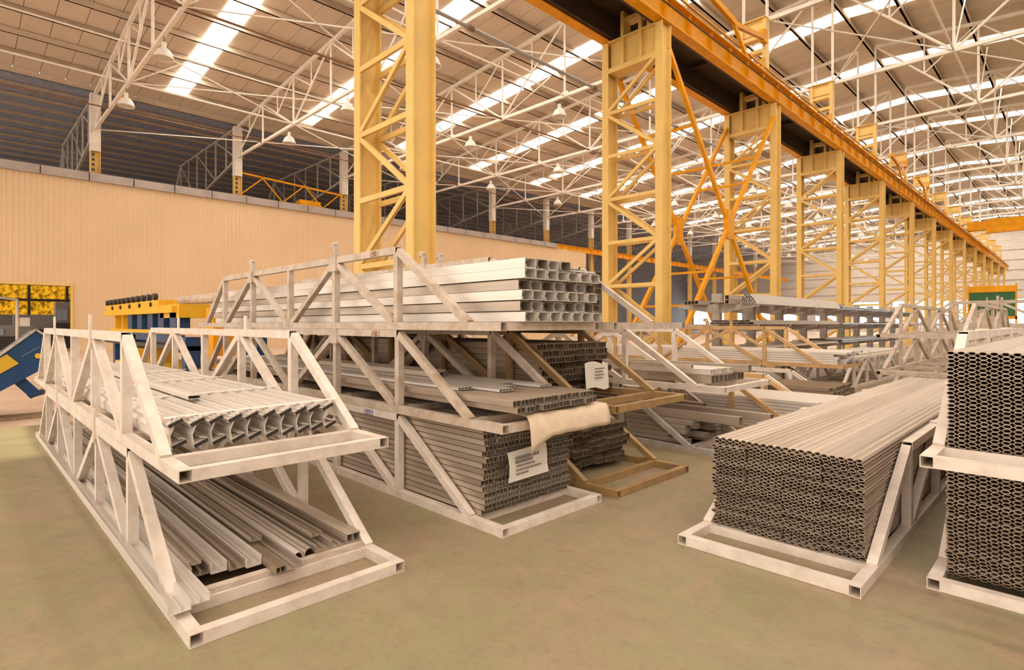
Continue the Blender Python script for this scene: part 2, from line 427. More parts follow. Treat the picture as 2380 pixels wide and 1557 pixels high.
def runway(x, nm, label, z0=9.88, h=.72, ya=-2, yb=YEND-3, rail=True):
    t = thing(nm, label, 'crane beam', (x, 0, z0))
    w = .30
    build(MB().box(-w/2, w/2, ya, yb, 0, .035), 'bottom_flange', ORG, t)
    build(MB().box(-w/2-.03, w/2+.03, ya, yb, h-.035, h), 'top_flange', ORG, t)
    wb = build(MB().box(-.012, .012, ya, yb, .03, h-.03), 'web', ORG, t)
    st = MB().box(-w/2+.01, w/2-.01, -.01, .01, .035, h-.035).mesh('web_stiffener', ORG)
    y = ya+1
    while y < min(yb, 90): link('web_stiffener', st, wb, (0, y, 0)); y += S/6
    if rail: build(MB().box(-.04, .04, ya, yb, h, h+.1), 'rail', DRK, t)
    return t
rb = runway(XC0-.11, 'runway_beam', 'orange crane runway beam along the near legs of the yellow columns')
build(MB().cyl((.19, -2, .42), (.19, YEND-4, .42), .022, 6), 'power_cable', DRK, rb)
runway(XC1+.11, 'runway_beam', 'orange crane runway beam along the far legs of the yellow columns')
# deck between the beams
dk = thing('crane_walkway', 'dark brown steel walkway deck between the two orange runway beams', 'walkway', (0, 0, 10.62))
y = -2.
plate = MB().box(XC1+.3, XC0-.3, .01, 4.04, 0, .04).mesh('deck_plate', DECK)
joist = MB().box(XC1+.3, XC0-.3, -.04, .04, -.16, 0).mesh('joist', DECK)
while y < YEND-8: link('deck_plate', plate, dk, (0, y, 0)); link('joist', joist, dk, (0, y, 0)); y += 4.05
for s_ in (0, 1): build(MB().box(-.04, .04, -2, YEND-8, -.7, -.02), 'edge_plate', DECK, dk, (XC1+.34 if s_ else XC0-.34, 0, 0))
# handrail over the near beam
hr = thing('walkway_railing', 'orange walkway railing and bracket struts above the near runway beam', 'railing', (-8.35, 0, 10.66))
for k in range(NB):
    yc = Y1+.05+k*S
    build(MB().beam((0, yc-1.3, 0), (-.2, yc, 1.15), .07, .07), 'strut', ORG, hr)
    build(MB().beam((.2, yc-1.6, .0), (-.1, yc-.1, .75), .06, .06), 'strut', ORG, hr)
    if k in (1, 2, 5, 6):
        build(MB().beam((-.1, yc-.15, 1.75), (.1, yc-3.3, 1.05), .13, .16), 'bracket_arm', ORG, hr)
        build(MB().beam((.1, yc-3.3, 1.05), (.15, yc-2.2, .05), .1, .12), 'bracket_arm', ORG, hr)
        build(MB().beam((.1, yc-3.2, 1.1), (.1, yc-5.2, 1.35), .13, .2), 'bracket_arm', ORG, hr)
        build(MB().box(-.2, .0, yc-.45, yc-.1, 1.55, 2.0), 'gusset', ORG, hr)
build(MB().beam((.0, 6, .55), (0, YEND-10, .55), .05, .05), 'hand_bar', ORG, hr)
# orange cross bracing between the second and third columns
xb_ = thing('cross_bracing', 'orange steel cross bracing between the second and third yellow columns', 'bracing')
ya, yb = Y1-.2+S+BD, Y1-.2+2*S
yy_ = lambda t: lerp(ya, yb, t)
for x in (XC0-.1, XC1+.1):
    build(MB().beam((x, ya, 9.3), (x, yb, .35), .11, .13), 'brace', ORG, xb_)
    build(MB().beam((x+.02, ya, .35), (x+.02, yb, 9.3), .11, .13), 'brace', ORG, xb_)
    build(MB().box(x-.06, x+.08, (ya+yb)/2-.22, (ya+yb)/2+.22, 4.35, 5.3), 'gusset', ORG, xb_)
for t_ in (.2, .32, .68, .8):
    for z in (lerp(9.3, .35, t_),):
        build(MB().beam((XC0-.1, yy_(t_), z), (XC1+.1, yy_(t_), z), .07, .07), 'rung', ORG, xb_)
        build(MB().beam((XC0-.1, yy_(t_), 9.65-z), (XC1+.1, yy_(t_), 9.65-z), .07, .07), 'rung', ORG, xb_)
# overhead crane far down the right bay
oc = thing('overhead_crane', 'orange overhead bridge crane far down the right bay', 'crane', (0, 74, 10.75))
build(MB().ext([(0,0),(.9,0),(.9,1.35),(0,1.35)], XC0+1.2, XR-1), 'bridge_girder', ORG, oc)
build(MB().ext([(0,.35),(.9,.35),(.9,1.2),(0,1.2)], XC0-.3, XC0+1.2), 'end_carriage', ORG, oc)
build(MB().box(XC0+1.2, XR-1, -.08, 0, .0, .12), 'bottom_rail', ORG, oc)
# left row: posts and the runway beyond the partition
lp = MB().box(XL-.2, XL+.2, 0, .03, 0, 11.9).box(XL-.2, XL+.2, .47, .5, 0, 11.9).box(XL-.015, XL+.015, .03, .47, 0, 11.9).mesh('lower_post', YEL)
up = MB().box(XL-.25, XL+.25, 0, .03, 11.9, ZL).box(XL-.25, XL+.25, .47, .5, 11.9, ZL).box(XL-.2, XL-.15, .03, .47, 11.9, ZL).box(XL+.15, XL+.2, .03, .47, 11.9, ZL).mesh('upper_post', WHT)
mk = MB()
for i in range(6): mk.box(XL+.2, XL+.215, .06, .2, 10.1+i*.3, 10.25+i*.3)
mk = mk.mesh('punch_marks', DRK)
for k in range(NB):
    t = thing('row_post', 'yellow and white steel post rising behind the long yellow wall, %s from the left' % ORD[k], 'post', (0, Y1+k*S, 0), 0, 'posts behind the yellow wall')
    link('lower_post', lp, t); link('upper_post', up, t); link('punch_marks', mk, t)
runway(XL+.6, 'runway_beam', 'orange runway beam continuing past the end of the long yellow wall', 9.85, .6, 46, YEND-3, False)
runway(XL-.8, 'runway_beam', 'orange beam low behind the posts above the yellow wall', 10.0, .5, 22.5, 46, False)
# orange crane trusses glimpsed in the side bay above the wall
ot = thing('side_bay_crane', 'orange crane frame in the dark side bay above the yellow wall', 'crane', (XL+.1, 0, 0))
for z in (12.2, 10.6): build(MB().beam((0, 14.1, z), (0, 22, z-.4), .1, .12), 'chord', ORG, ot)
for i in range(5): build(MB().beam((0, 14.2+1.55*i, 12.1 if i % 2 else 10.6), (0, 15.75+1.55*i, 10.5 if i % 2 else 12.0), .07, .08), 'web_member', ORG, ot)
build(MB().box(-.4, .4, 18.4, 20, 10.3, 10.9), 'trolley', ORG, ot)

# ------------------------------------------------------------------ high bay lamps
shade = MB().lathe([(.06,.40),(.12,.39),(.20,.33),(.28,.23),(.335,.10),(.36,.0),(.375,-.03),(.345,-.02),(.25,.2),(.08,.33)], 18).mesh('lamp_shade', LAMPM)
capm = MB().cyl((0,0,.40),(0,0,.62),.09,10).mesh('lamp_cap', LAMPM)
lens_r = .33
rodm = MB().cyl((0,0,.6),(0,0,1.0),.02,6).mesh('hanger', RUS)
lens_ = MB().cyl((0,0,.0),(0,0,.01),.33,16).mesh('lamp_lens', mat('lamp_glass', (.5,.47,.43), .3))
for k in range(NB):
    for j, x in enumerate((-33.0, -26.0, -18.95, -11.6)):
        if k == 0 and j == 3: continue
        t = thing('high_bay_lamp', 'white bell lamp under the %s left bay truss, %s from the yellow wall' % (ORD[k], ORD[j]), 'lamp', (x, Y1+.25+k*S, 12.3), 0, 'high bay lamps')
        for me in (shade, capm, rodm, lens_): link(me.name.split('.')[0], me, t)

# ------------------------------------------------------------------ stillage racks
T = .068
RC = {}
PX = (1.42, 2.62, 3.78, 5.0, 6.12)
def rack_meshes(m, W=1.25, L=7.35, pitch=.77, lug='plate', front_in=True):
    key = (m.name, W, L, pitch, lug)
    if key in RC: return RC[key]
    k = L/7.35; P = [p*k for p in PX]; a = T/2; zt = pitch-a; mem = []
    tw = .005
    for s, y in ((0, a), (1, W-a)):
        mem.append(('base_rail', MB().tube((0,y,a),(L,y,a), T, T, tw)))
        mem.append(('top_rail', MB().tube((P[0],y,zt),(P[4],y,zt), T, T, tw)))
        for i, x in enumerate(P): mem.append(('post', MB().beam((x,y,T),(x,y,zt-a), T*.92, T*.92)))
        top = lambda x: (x, y, zt-.01); bot = lambda x: (x, y, T-.01)
        dg = [(top(P[0]-.02), bot(.40)), (top(P[1]), bot(P[0]+.06)), (top(P[1]), bot(P[2]-.06)), (top(P[3]), bot(P[2]+.06)), (top(P[3]), bot(P[4]-.06)), (top(P[4]+.02), bot(L-.40))]
        for i, (p, q) in enumerate(dg): mem.append(('end_brace' if i in (0, 5) else 'diagonal', MB().beam(p, q, T*.9, T*.9, (0,1,0))))
        ys = -.004 if s == 0 else W+.004
        for i in (1, 3):
            x = P[i]
            if lug == 'plate':
                mem.append(('stacking_lug', MB().box(x-.032, x+.032, ys-.008, ys+.008, zt-.11, zt+.17)))
                mem.append(('collar', MB().box(x-.05, x+.05, y-a-.006, y+a+.006, zt-.075, zt-.03)))
            elif lug == 'hook':
                hk = MB().box(x-.03, x+.03, y-.03, y+.03, zt, zt+.15).beam((x+.0,y,zt+.16),(x+.055,y,zt+.185),.05,.05).beam((x+.055,y,zt+.185),(x+.085,y,zt+.15),.045,.045)
                mem.append(('hook', hk)); mem.append(('collar', MB().box(x-.07, x+.07, y-a-.012, y+a+.012, zt-.12, zt+.045)))
            else: mem.append(('collar', MB().box(x-.07, x+.07, y-a-.012, y+a+.012, zt-.12, zt+.045)))
    for x in (a, .40, P[0], P[1], P[2], P[3], P[4], L-.4, L-a):
        mem.append(('cross_bar', MB().tube((x,T,a),(x,W-T,a), T, T*.96, tw)))
    RC[key] = [(n, mb.mesh(n, m)) for n, mb in mem]
    return RC[key]
class Fr:                                               # rack frame: local x runs from the front end backwards
    def __init__(s, fx, fy, z, ori, W): s.fx, s.fy, s.z, s.ori, s.W = fx, fy, z, ori, W; s.rot = PI if ori == 'X' else PI/2
    def w(s, x, y, z=0):
        return (s.fx-x, s.fy-y, s.z+z) if s.ori == 'X' else (s.fx-y, s.fy+x, s.z+z)
def rack(fx, fy, z, ori, m, label, W=1.25, L=7.35, pitch=.77, lug='plate', group='stacking racks for profiles'):
    f = Fr(fx, fy, z, ori, W)
    t = thing('profile_rack', label, 'rack', (fx, fy, z), f.rot, group)
    tr = None
    for n_, me in rack_meshes(m, W, L, pitch, lug):
        o = link(n_, me, tr if n_ in ('stacking_lug', 'hook', 'collar') else t)
        if n_ == 'top_rail': tr = o
    f.t = t
    return f
# ---- profile cross sections, all running along local x from 0
PC = {}
def prof(key, m, fn, name):
    k = (key, m.name)
    if k not in PC: PC[k] = fn().mesh(name, m)
    return PC[k]
def place(f, name, me, x, y, z, label, group, cat='profile', tilt=0):
    o = link(name, me, None, f.w(x, y, z), (tilt, 0, f.rot)); tag(o, label, cat, group); return o
def box_tube(w, h, t, L, webs=0, lips=0):
    def fn():
        b = MB().tube((0,w/2,h/2),(L,w/2,h/2), w, h, t)
        for i in range(webs):
            y = w*(i+1)/(webs+1); b.box(.002, L, y-t*.4, y+t*.4, t, h-t)
        for i in range(lips): b.box(0, L, w*(.2+.6*i/max(1,lips-1))-.004, w*(.2+.6*i/max(1,lips-1))+.004, h, h+.006)
        return b
    return fn
def chan(w, h, t, L):                                   # U channel, open side up, with returns
    return lambda: MB().box(0,L,0,w,0,t).box(0,L,0,t,t,h).box(0,L,w-t,w,t,h).box(0,L,t,t*3,h-t,h).box(0,L,w*.45,w*.45+t*2,t,h*.55)
def lipped(w, h, t, L):                                 # sideways C with lips: bright rim, dark hollow
    return lambda: MB().tube((0,w/2,h/2),(L,w/2,h/2), w, h, t).box(0,L,w*.86,w*.86+t*.6,t,h*.34).box(0,L,w*.86,w*.86+t*.6,h*.66,h-t).box(0,L,w*.3,w*.3+.01,h,h+.004).box(0,L,-.006,0,h*.35,h*.65)
def plank(L, n=5, cw=.051, h=.0235):
    def fn():
        b = MB()
        for c in range(n):
            o = [(0,h/2),(cw*.28,0),(cw*.72,0),(cw,h/2),(cw*.72,h),(cw*.28,h)]
            cy, cz = cw/2, h/2; inn = [(cy+(y-cy)*.76, cz+(z-cz)*.68) for y, z in o]
            k = len(b.v)
            for x in (0, L):
                for ring in (o, inn): b.v += [(x, y+c*cw, z) for y, z in ring]
            for i in range(6):
                j = (i+1) % 6
                b.f += [(k+i,k+j,k+12+j,k+12+i), (k+6+j,k+6+i,k+18+i,k+18+j), (k+j,k+i,k+6+i,k+6+j), (k+12+i,k+12+j,k+18+j,k+18+i)]
        return b
    return fn
def zprofile(L):
    def fn():
        b = MB(); c, s = math.cos(.42), math.sin(.42)
        def slant(y, z, w, h):                           # slanted thin hollow bar with its open end towards the viewer
            pts = lambda ww, hh: [(y + c*i*ww/2 + s*j*hh/2, z - s*i*ww/2 + c*j*hh/2) for i, j in ((-1,-1),(1,-1),(1,1),(-1,1))]
            o, n_ = pts(w, h), pts(w-.006, h-.006); k = len(b.v)
            for x in (0, L):
                for ring in (o, n_): b.v.extend([(x, p, q) for p, q in ring])
            for i in range(4):
                j = (i+1) % 4
                b.f.extend([(k+i,k+j,k+8+j,k+8+i), (k+4+j,k+4+i,k+12+i,k+12+j), (k+j,k+i,k+4+i,k+4+j), (k+8+i,k+8+j,k+12+j,k+12+i)])
        slant(.055, .028, .09, .026); slant(.075, .158, .09, .026)
        b.beam((0,.03,.045),(L,.03,.045),.004,.03); b.beam((0,.045,.06),(L,.045,.06),.03,.004)
        b.ext([(.094,.02),(.1,.02),(.108,.085),(.088,.14),(.08,.14),(.102,.085)], 0, L)
        for i in range(3): b.beam((0,.046+.026*i,.184-.0115*i),(L,.046+.026*i,.184-.0115*i),.011,.022)
        return b
    return fn

J = lambda a: random.uniform(-a, a)
# ---- left front stack of two racks
fA1 = rack(-3.08, 2.07, 0, 'X', GAL, 'pale galvanised rack on the floor, lower one of the left front pair')
fA2 = rack(-3.27, 2.07, .772, 'X', GAL, 'pale galvanised rack holding slatted profiles, upper one of the left front pair')
zm = prof('zp', ALW, zprofile(6.3), 'slatted_profile')
_c, _s = math.cos(.42), math.sin(.42); GK = []
for (y0_, z0_) in ((.055,.028),(.075,.158)): GK.append(MB().beam((-.004, y0_-.041*_c, z0_+.041*_s), (-.004, y0_+.041*_c, z0_-.041*_s), .012, .019, (0,0,1)).mesh('gasket', GSK))
for i in range(10):
    zp_ = place(fA2, 'slatted_profile', zm, .53+J(.03), .082+i*.1075, T+.004, 'pale slatted aluminium profile, one of a nested row in the upper left rack', 'nested slatted profiles'); [link('gasket', g_, zp_) for g_ in GK]
zp_ = place(fA2, 'slatted_profile', prof('zp2', ALW, box_tube(.085, .028, .003, 5.2, 0, 3), 'slatted_profile'), 1.3, .10+6.3*.1075, T+.207, 'loose slatted profile lying short on top of the nested row', None)
for i, x in enumerate((.62, 1.75, 3.1, 4.4)):
    sm = MB().beam((0, .06, .205), (0, 1.17, .19), .045, .004)
    tag(link('packing_strap', sm.mesh('packing_strap', PAP), None, fA2.w(x, 0, T), (0,0,PI)), 'thin white packing strip across the slatted profiles, %s from the front' % ORD[i], 'strip', 'packing strips')
wd = (.10, .085, .12, .075, .10, .09, .085, .11, .08, .09, .07, .08)
kinds = ((.10,.055),(.085,.04),(.12,.05),(.075,.035))
y = .07
low = [('tube', .10, .06, ALD), ('channel', .10, .03, ALU), ('channel', .115, .05, ALD), ('round', .075, .045, ALU), ('round', .065, .04, ALW), ('channel', .10, .04, ALD), ('tube', .06, .04, ALB), ('channel', .09, .06, ALW), ('channel', .085, .055, ALU), ('channel', .09, .06, ALW), ('channel', .095, .06, ALU), ('channel', .10, .045, ALW), ('channel', .11, .05, ALW)]
desc2 = ['squared hollow', 'low grooved', 'broad channel', 'half round dull', 'half round pale', 'flat grooved', 'narrow bronze', 'upright edged', 'second upright edged', 'third upright edged', 'fourth upright edged', 'broad grooved', 'outermost wide pale']
for i, (kd, w, h, m) in enumerate(low):
    L = 6.5 - .05*(i % 4)
    if kd == 'channel': me = prof(('ch', w, h, L), m, chan(w, h, .004, L), 'aluminium_channel')
    elif kd == 'tube': me = prof(('bt', w, h, L), m, box_tube(w, h, .005, L, 1), 'aluminium_tube')
    else:
        def rnd(w=w, h=h, L=L):
            p = [(w/2 - w/2*math.cos(PI*t/8), h*math.sin(PI*t/8)) for t in range(9)]
            q = [(w/2 + (w/2-.005)*math.cos(PI*t/8), (h-.005)*math.sin(PI*t/8)) for t in range(9)]
            b = MB(); k = len(b.v)
            for x in (0, L): b.v += [(x, a, c) for a, c in p+q]
            for t in range(17): b.f.append((k+t+1, k+t, k+18+t, k+19+t))
            for x in (0, 18):
                for t in range(8): b.f.append((k+x+t, k+x+t+1, k+x+16-t, k+x+17-t))
            return b
        me = prof(('rd', w, h, L), m, rnd, 'half_round_profile')
    nm = {'channel': 'aluminium_channel', 'tube': 'aluminium_tube', 'round': 'half_round_profile'}[kd]
    xo = .30 + (.14 if i < 5 else 0) + (.03*i if 7 <= i <= 10 else 0) + (-.10 if i == 12 else 0) - (.06 if i == 11 else 0)
    place(fA1, nm, me, xo, y, T+.035, '%s profile, %s from the right in the lower left rack' % (desc2[i], ORD[i]), 'assorted profiles in the lower left rack')
    y += w+.0035
for i, x in enumerate((.42, 1.45, 2.65, 3.85, 5.0)):
    tag(build(MB().box(-.03, .03, 0, 1.11, 0, .03), 'timber_batten', GAL2, None, fA1.w(x, .07, T), (0,0,PI)), 'flat support batten under the lower left profiles, %s from the front' % ORD[i], 'batten', 'support battens')
me = prof('toplay', ALU, chan(.07, .03, .004, 5.8), 'aluminium_channel')
for i, (yy, xo) in enumerate(((.30, .55), (.62, .75), (1.02, .62))):
    place(fA1, 'aluminium_channel', me, xo, yy, T+.1, 'loose narrow channel lying on top of the lower left profiles, %s from the right' % ORD[i], 'loose channels on top')
# ---- middle stack of three racks
fM1 = rack(-3.03, 4.13, 0, 'X', GAL, 'pale rack on the floor under the stack with the printed sheet', lug='collar', W=1.23)
fM2 = rack(-3.03, 4.13, .772, 'X', GAL2, 'beige weathered rack with drooping kraft paper, middle of its stack', lug='collar', W=1.23)
fM3 = rack(-3.05, 4.13, 1.544, 'X', GAL2, 'beige rusty topped rack with hooks, topmost of the tall stack', lug='hook', W=1.23)
cm = prof('m1', ALU, box_tube(.132, .0405, .0028, 6.7, 2, 2), 'ribbed_profile')
cm2 = prof('m1b', ALD, box_tube(.132, .0405, .0028, 6.7, 3, 2), 'ribbed_profile')
for l in range(15):
    dx = J(.03)
    for i in range(8):
        place(fM1, 'ribbed_profile', cm if l % 2 else cm2, .30+dx+J(.012), .085+i*.1335, T+.004+l*.0468, 'ribbed hollow aluminium profile stacked behind the printed sheet', 'tall stack in the bottom middle rack')
sh = thing('printed_sheet', 'white printed sheet taped to the ends of the bottom profile stack', 'paper', (-3.29, 3.19, .55))
pm = MB(); n = 8
for i in range(n+1):
    for j in range(5):
        yy = .47*i/n; zz = -.25*j/4 + .012*i/n*1.5; pm.v.append((.012+.02*math.sin(j*.8)*(1-.6*i/n) + (.02*(i/n) if j == 4 else 0), yy + (.015*j/4), zz))
for i in range(n):
    for j in range(4): k = i*5+j; pm.f.append((k, k+1, k+6, k+5))
pmo = build(pm, 'sheet', PAP, sh); md = pmo.modifiers.new('t', 'SOLIDIFY'); md.thickness = .002
tx = MB()
for r, (a, b) in enumerate(((.07,.36),(.07,.28),(.08,.30),(.08,.38),(.08,.22))):
    yy = a
    while yy < b:
        l = random.uniform(.015, .05); l = min(l, b-yy)
        tx.box(.036, .038, yy, yy+l, -.062-r*.033-(.0 if r > 1 else .004)+.012*yy*2, -.048-r*.033+(.006 if r < 2 else 0)+.012*yy*2); yy += l+.008
build(tx, 'print_lines', INK, sh)
c2 = prof('m2', ALN, box_tube(.088, .045, .003, 6.9, 1, 2), 'ribbed_profile')
for l in range(2):
    for i in range(11):
        place(fM2, 'ribbed_profile', c2, -.03+J(.02)+l*.03, .10+i*.0915+ (.03 if l else 0), T+.075+l*.052, 'ribbed profile in the flat bundle above the drooping paper', 'bundle on kraft paper')
flat = prof('m2f', ALW, box_tube(.16, .022, .003, 6.6, 3), 'flat_profile')
for i in range(5): place(fM2, 'flat_profile', flat, .55+J(.25), .22+i*.165, T+.184, 'wide flat profile lying on the bundle above the drooping paper', 'wide flat profiles')
shortp = prof('m2s', ALD, lipped(.07, .05, .004, 4.3), 'lipped_profile')
for i in range(4): place(fM2, 'lipped_profile', shortp, 1.7+J(.1), .35+i*.075, T+.212, 'short lipped profile on the middle rack bundle', 'short lipped profiles')
# kraft paper over the front bars
kp = MB(); nx, nyy = 26, 12
for j in range(nyy+1):
    for i in range(nx+1):
        s_ = i/nx*1.25; yv = lerp(-.06, .98, j/nyy)
        if s_ < 1.02: x, z = 1.0-s_, T+.058+.006*math.sin(j*.9+s_*6)-.016*max(0, (s_-.75)/.27)
        else: x = -.02-.03*math.sin((s_-1.02)*8)-.008*math.sin(j*1.7); z = T+.042-(s_-1.02)*.78
        if j > 9 and s_ >= 1.02: z -= (j-9)*.012*(s_-1.02)/.23*3
        kp.v.append((x, yv, z))
for j in range(nyy):
    for i in range(nx): k = j*(nx+1)+i; kp.f.append((k, k+1, k+nx+2, k+nx+1))
kpo = tag(build(kp, 'kraft_paper', KRF, None, fM2.w(0,0,0), (0,0,PI)), 'kraft paper sheet drooping over the front bar of the middle rack', 'paper')
kpo.modifiers.new('t', 'SOLIDIFY').thickness = .002
for p in kpo.data.polygons: p.use_smooth = True
lc = prof('m3', ALW, lipped(.124, .076, .0042, 7.2), 'lipped_channel'); lcb = prof('m3b', ALD, lipped(.124, .076, .0042, 7.2), 'lipped_channel')
for l in range(6):
    dx = (0, .1, .02, .12, 0, .02)[l]; dy = (.0, .02, .045, .0, .03, .0)[l]
    for i in range(7 if l < 5 else 4):
        yy = .075 + dy + i*.1365 + (.40 if l == 5 else 0)
        if yy > 1.03: continue
        place(fM3, 'lipped_channel', lc if l % 2 == 0 or i % 2 else lcb, -.06+dx*.6+J(.015), yy, T+.004+l*.0835, 'pale lipped channel with dark hollow end in the topmost rack, row %s' % ORD[l], 'lipped channels in the topmost rack')
tag(build(MB().box(0, 2.6, 0, .32, 0, .012), 'flat_strip', ALW, None, fM3.w(-.02, .09, T+.43), (0,0,PI)), 'pale flat strip lying on the topmost channels', 'strip')
# number marks painted on two racks
def digits(f, txt, x, z, h, m, ys, name, label):
    seg = {'2':'abged','0':'abcdef','9':'abcdfg','5':'acdfg','3':'abcdg','1':'bc','8':'abcdefg','H':'bcefg'}
    b = MB(); w = h*.55; t = h*.14
    for i, ch in enumerate(txt):
        o = x - i*w*1.5
        for s_ in seg[ch]:
            q = {'a':(0,w,h-t,h),'d':(0,w,0,t),'g':(0,w,h/2-t/2,h/2+t/2),'f':(0,t,h/2,h),'e':(0,t,0,h/2),'b':(w-t,w,h/2,h),'c':(w-t,w,0,h/2)}[s_]
            b.box(o-q[1], o-q[0], ys, ys+.002, z+q[2], z+q[3])
    return build(b, name, m, f.t)
digits(fM1, '2093', 1.98, .705, .05, INB, 1.2305, 'painted_number', '')
digits(fM3, '2901', 1.85, .71, .045, mat('ink_rust', (.35,.14,.05), .8), 1.2305, 'painted_number', '')
digits(fM2, '2501', 1.85, .71, .045, mat('ink_rust', (.35,.14,.05), .8), 1.2305, 'painted_number', '')
# ---- brown stack
fB1 = rack(-2.98, 5.63, 0, 'X', BRN, 'brown rack on the floor with an empty front end', W=1.33, lug='collar')
fB2 = rack(-3.0, 5.63, .772, 'X', BRN, 'brown rack jutting out right of the kraft paper, middle of its stack', W=1.33, lug='collar')
fB3 = rack(-3.02, 5.63, 1.544, 'X', GAL2, 'beige rack behind the topmost channels, top of the brown stack', W=1.33, lug='hook')
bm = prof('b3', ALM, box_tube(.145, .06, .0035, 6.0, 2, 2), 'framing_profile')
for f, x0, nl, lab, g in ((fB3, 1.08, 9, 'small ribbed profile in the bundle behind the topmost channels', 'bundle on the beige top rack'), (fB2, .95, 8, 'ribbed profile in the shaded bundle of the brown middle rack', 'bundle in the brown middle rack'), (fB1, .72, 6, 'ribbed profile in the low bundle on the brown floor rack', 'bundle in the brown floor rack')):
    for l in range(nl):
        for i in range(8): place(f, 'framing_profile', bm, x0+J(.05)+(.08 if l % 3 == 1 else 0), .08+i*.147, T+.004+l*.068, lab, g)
s2 = thing('printed_sheet', 'curled white printed sheet on the shaded bundle of the brown rack', 'paper', (-3.86, 4.95, 1.16))
b = MB()
for i in range(7):
    for j in range(5): b.v.append((.03*math.sin(i*.5)+.02*j/4, .42*i/6, -.29*j/4+.02*math.sin(i)))
for i in range(6):
    for j in range(4): k = i*5+j; b.f.append((k, k+1, k+6, k+5))
build(b, 'sheet', PAP, s2).modifiers.new('t', 'SOLIDIFY').thickness = .002
b = MB()
for r in range(4): b.box(.05, .052, .12, .30-.03*(r % 2), -.07-.035*r, -.058-.035*r)
build(b, 'print_lines', INK, s2)
# ---- grey and white pair with square tubes
fC1 = rack(-3.05, 7.9, 0, 'X', GRY, 'grey rack on the floor under the square tubes', W=1.4, lug='collar')
fC2 = rack(-2.98, 7.9, .772, 'X', GAL, 'white rack carrying square tubes beyond the brown stack', W=1.4, lug='collar')
bx = prof('c1', ALD, box_tube(.12, .055, .005, 6.6, 2, 2), 'sill_profile')
for l in range(5):
    for i in range(10): place(fC1, 'sill_profile', bx, .55+J(.25), .09+i*.122, T+.004+l*.061, 'ribbed profile in the low bundle under the two big box tubes', 'low bundle of the grey rack')
bt = prof('c1t', ALD, box_tube(.11, .10, .006, 6.8), 'box_tube')
for i, (yy, xo) in enumerate(((1.14, -.18), (.66, -.36), (.30, .7))): place(fC1, 'box_tube', bt, xo, yy, T+.31, 'big grey box tube lying on the low bundle, %s from the camera' % ORD[i], 'big box tubes')
sq = prof('c2', ALW, box_tube(.05, .07, .004, 6.6), 'square_tube'); sq2 = prof('c2b', ALU, box_tube(.085, .10, .005, 6.6), 'square_tube')
for i in range(9): place(fC2, 'square_tube', sq2, .28+J(.02), .22+i*.105, T+.004, 'square aluminium tube in the bottom row of the white rack', 'square tubes on the white rack')
for i in range(11): place(fC2, 'square_tube', sq, .32+J(.03), .50+i*.056, T+.108, 'narrow square tube in the upper row of the white rack', 'narrow square tubes')
place(fC2, 'box_tube', prof('c2l', ALD, box_tube(.10, .10, .006, 6.9), 'box_tube'), .12, .33, T+.11, 'long box tube beside the narrow square tubes', None)
place(fC2, 'box_tube', prof('c2m', GAL2, box_tube(.06, .05, .004, 7.0), 'box_tube'), .50, 1.20, T+.19, 'beige tube lying along the edge of the white rack', None)
# ---- brown floor rack, white floor rack, orange brown rack further along
fF = rack(-2.25, 9.45, 0, 'X', OBR, 'orange brown rack on the floor with pale sheets on it', lug='collar')
fG = rack(-2.30, 10.85, 0, 'X', GAL, 'white rack on the floor holding dark ribbed sheets', lug='collar')
fD1 = rack(-3.1, 12.75, 0, 'X', GRY, 'grey rack on the floor below the orange brown one', lug='collar')
fD2 = rack(-3.05, 12.75, .772, 'X', OBR, 'orange brown rack full of pale profiles near the storage shelf', lug='hook')
pl_ = prof('f', ALW, box_tube(.16, .04, .003, 6.9, 3, 3), 'flat_profile')
for l in range(10):
    for i in range(7): place(fF, 'flat_profile', pl_, .2+J(.12), .07+i*.162, T+.004+l*.046, 'pale wide profile on the orange brown floor rack', 'pale profiles on the orange brown floor rack')
gx = prof('g', ALB, box_tube(.13, .05, .004, 6.6, 1, 3), 'corrugated_profile')
for l in range(9):
    for i in range(8): place(fG, 'corrugated_profile', gx, .2+.03*l+J(.03), .08+i*.134, T+.004+l*.058, 'dark ribbed profile on the white floor rack', 'dark ribbed profiles')
for l in range(4):
    for i in range(8): place(fD1, 'corrugated_profile', gx, .8+J(.1), .08+i*.134, T+.004+l*.058, 'dark ribbed profile low in the grey rack', 'dark profiles in the grey rack')
for l in range(5):
    for i in range(7): place(fD2, 'flat_profile', pl_, .08+J(.12), .07+i*.16, T+.004+l*.046, 'pale wide profile on the upper orange brown rack', 'pale profiles on the upper orange brown rack')
# ---- right front rack along the aisle with a stack of hollow planks
fR1 = rack(-.90, 3.74, 0, 'Y', GAL, 'pale rack on the floor under the wide stack of hollow planks', W=1.165, lug='none', pitch=.70)
pk = prof('pk', ALN, plank(6.9), 'hollow_plank'); pkd = prof('pk', ALM, plank(6.9), 'hollow_plank'); pw_ = prof('pw', ALM, plank(6.9, 7), 'hollow_plank'); pwd = prof('pw', ALN, plank(6.9, 7), 'hollow_plank')
for l in range(27):
    dy = J(.012)
    for i in range(4):
        place(fR1, 'hollow_plank', pk if (l+i) % 4 else pkd, .40+J(.035), .0715+dy*.2+i*.2552, T+.002+l*.0246, 'hollow ribbed aluminium plank in the wide stack right of the aisle', 'hollow planks in the wide stack')
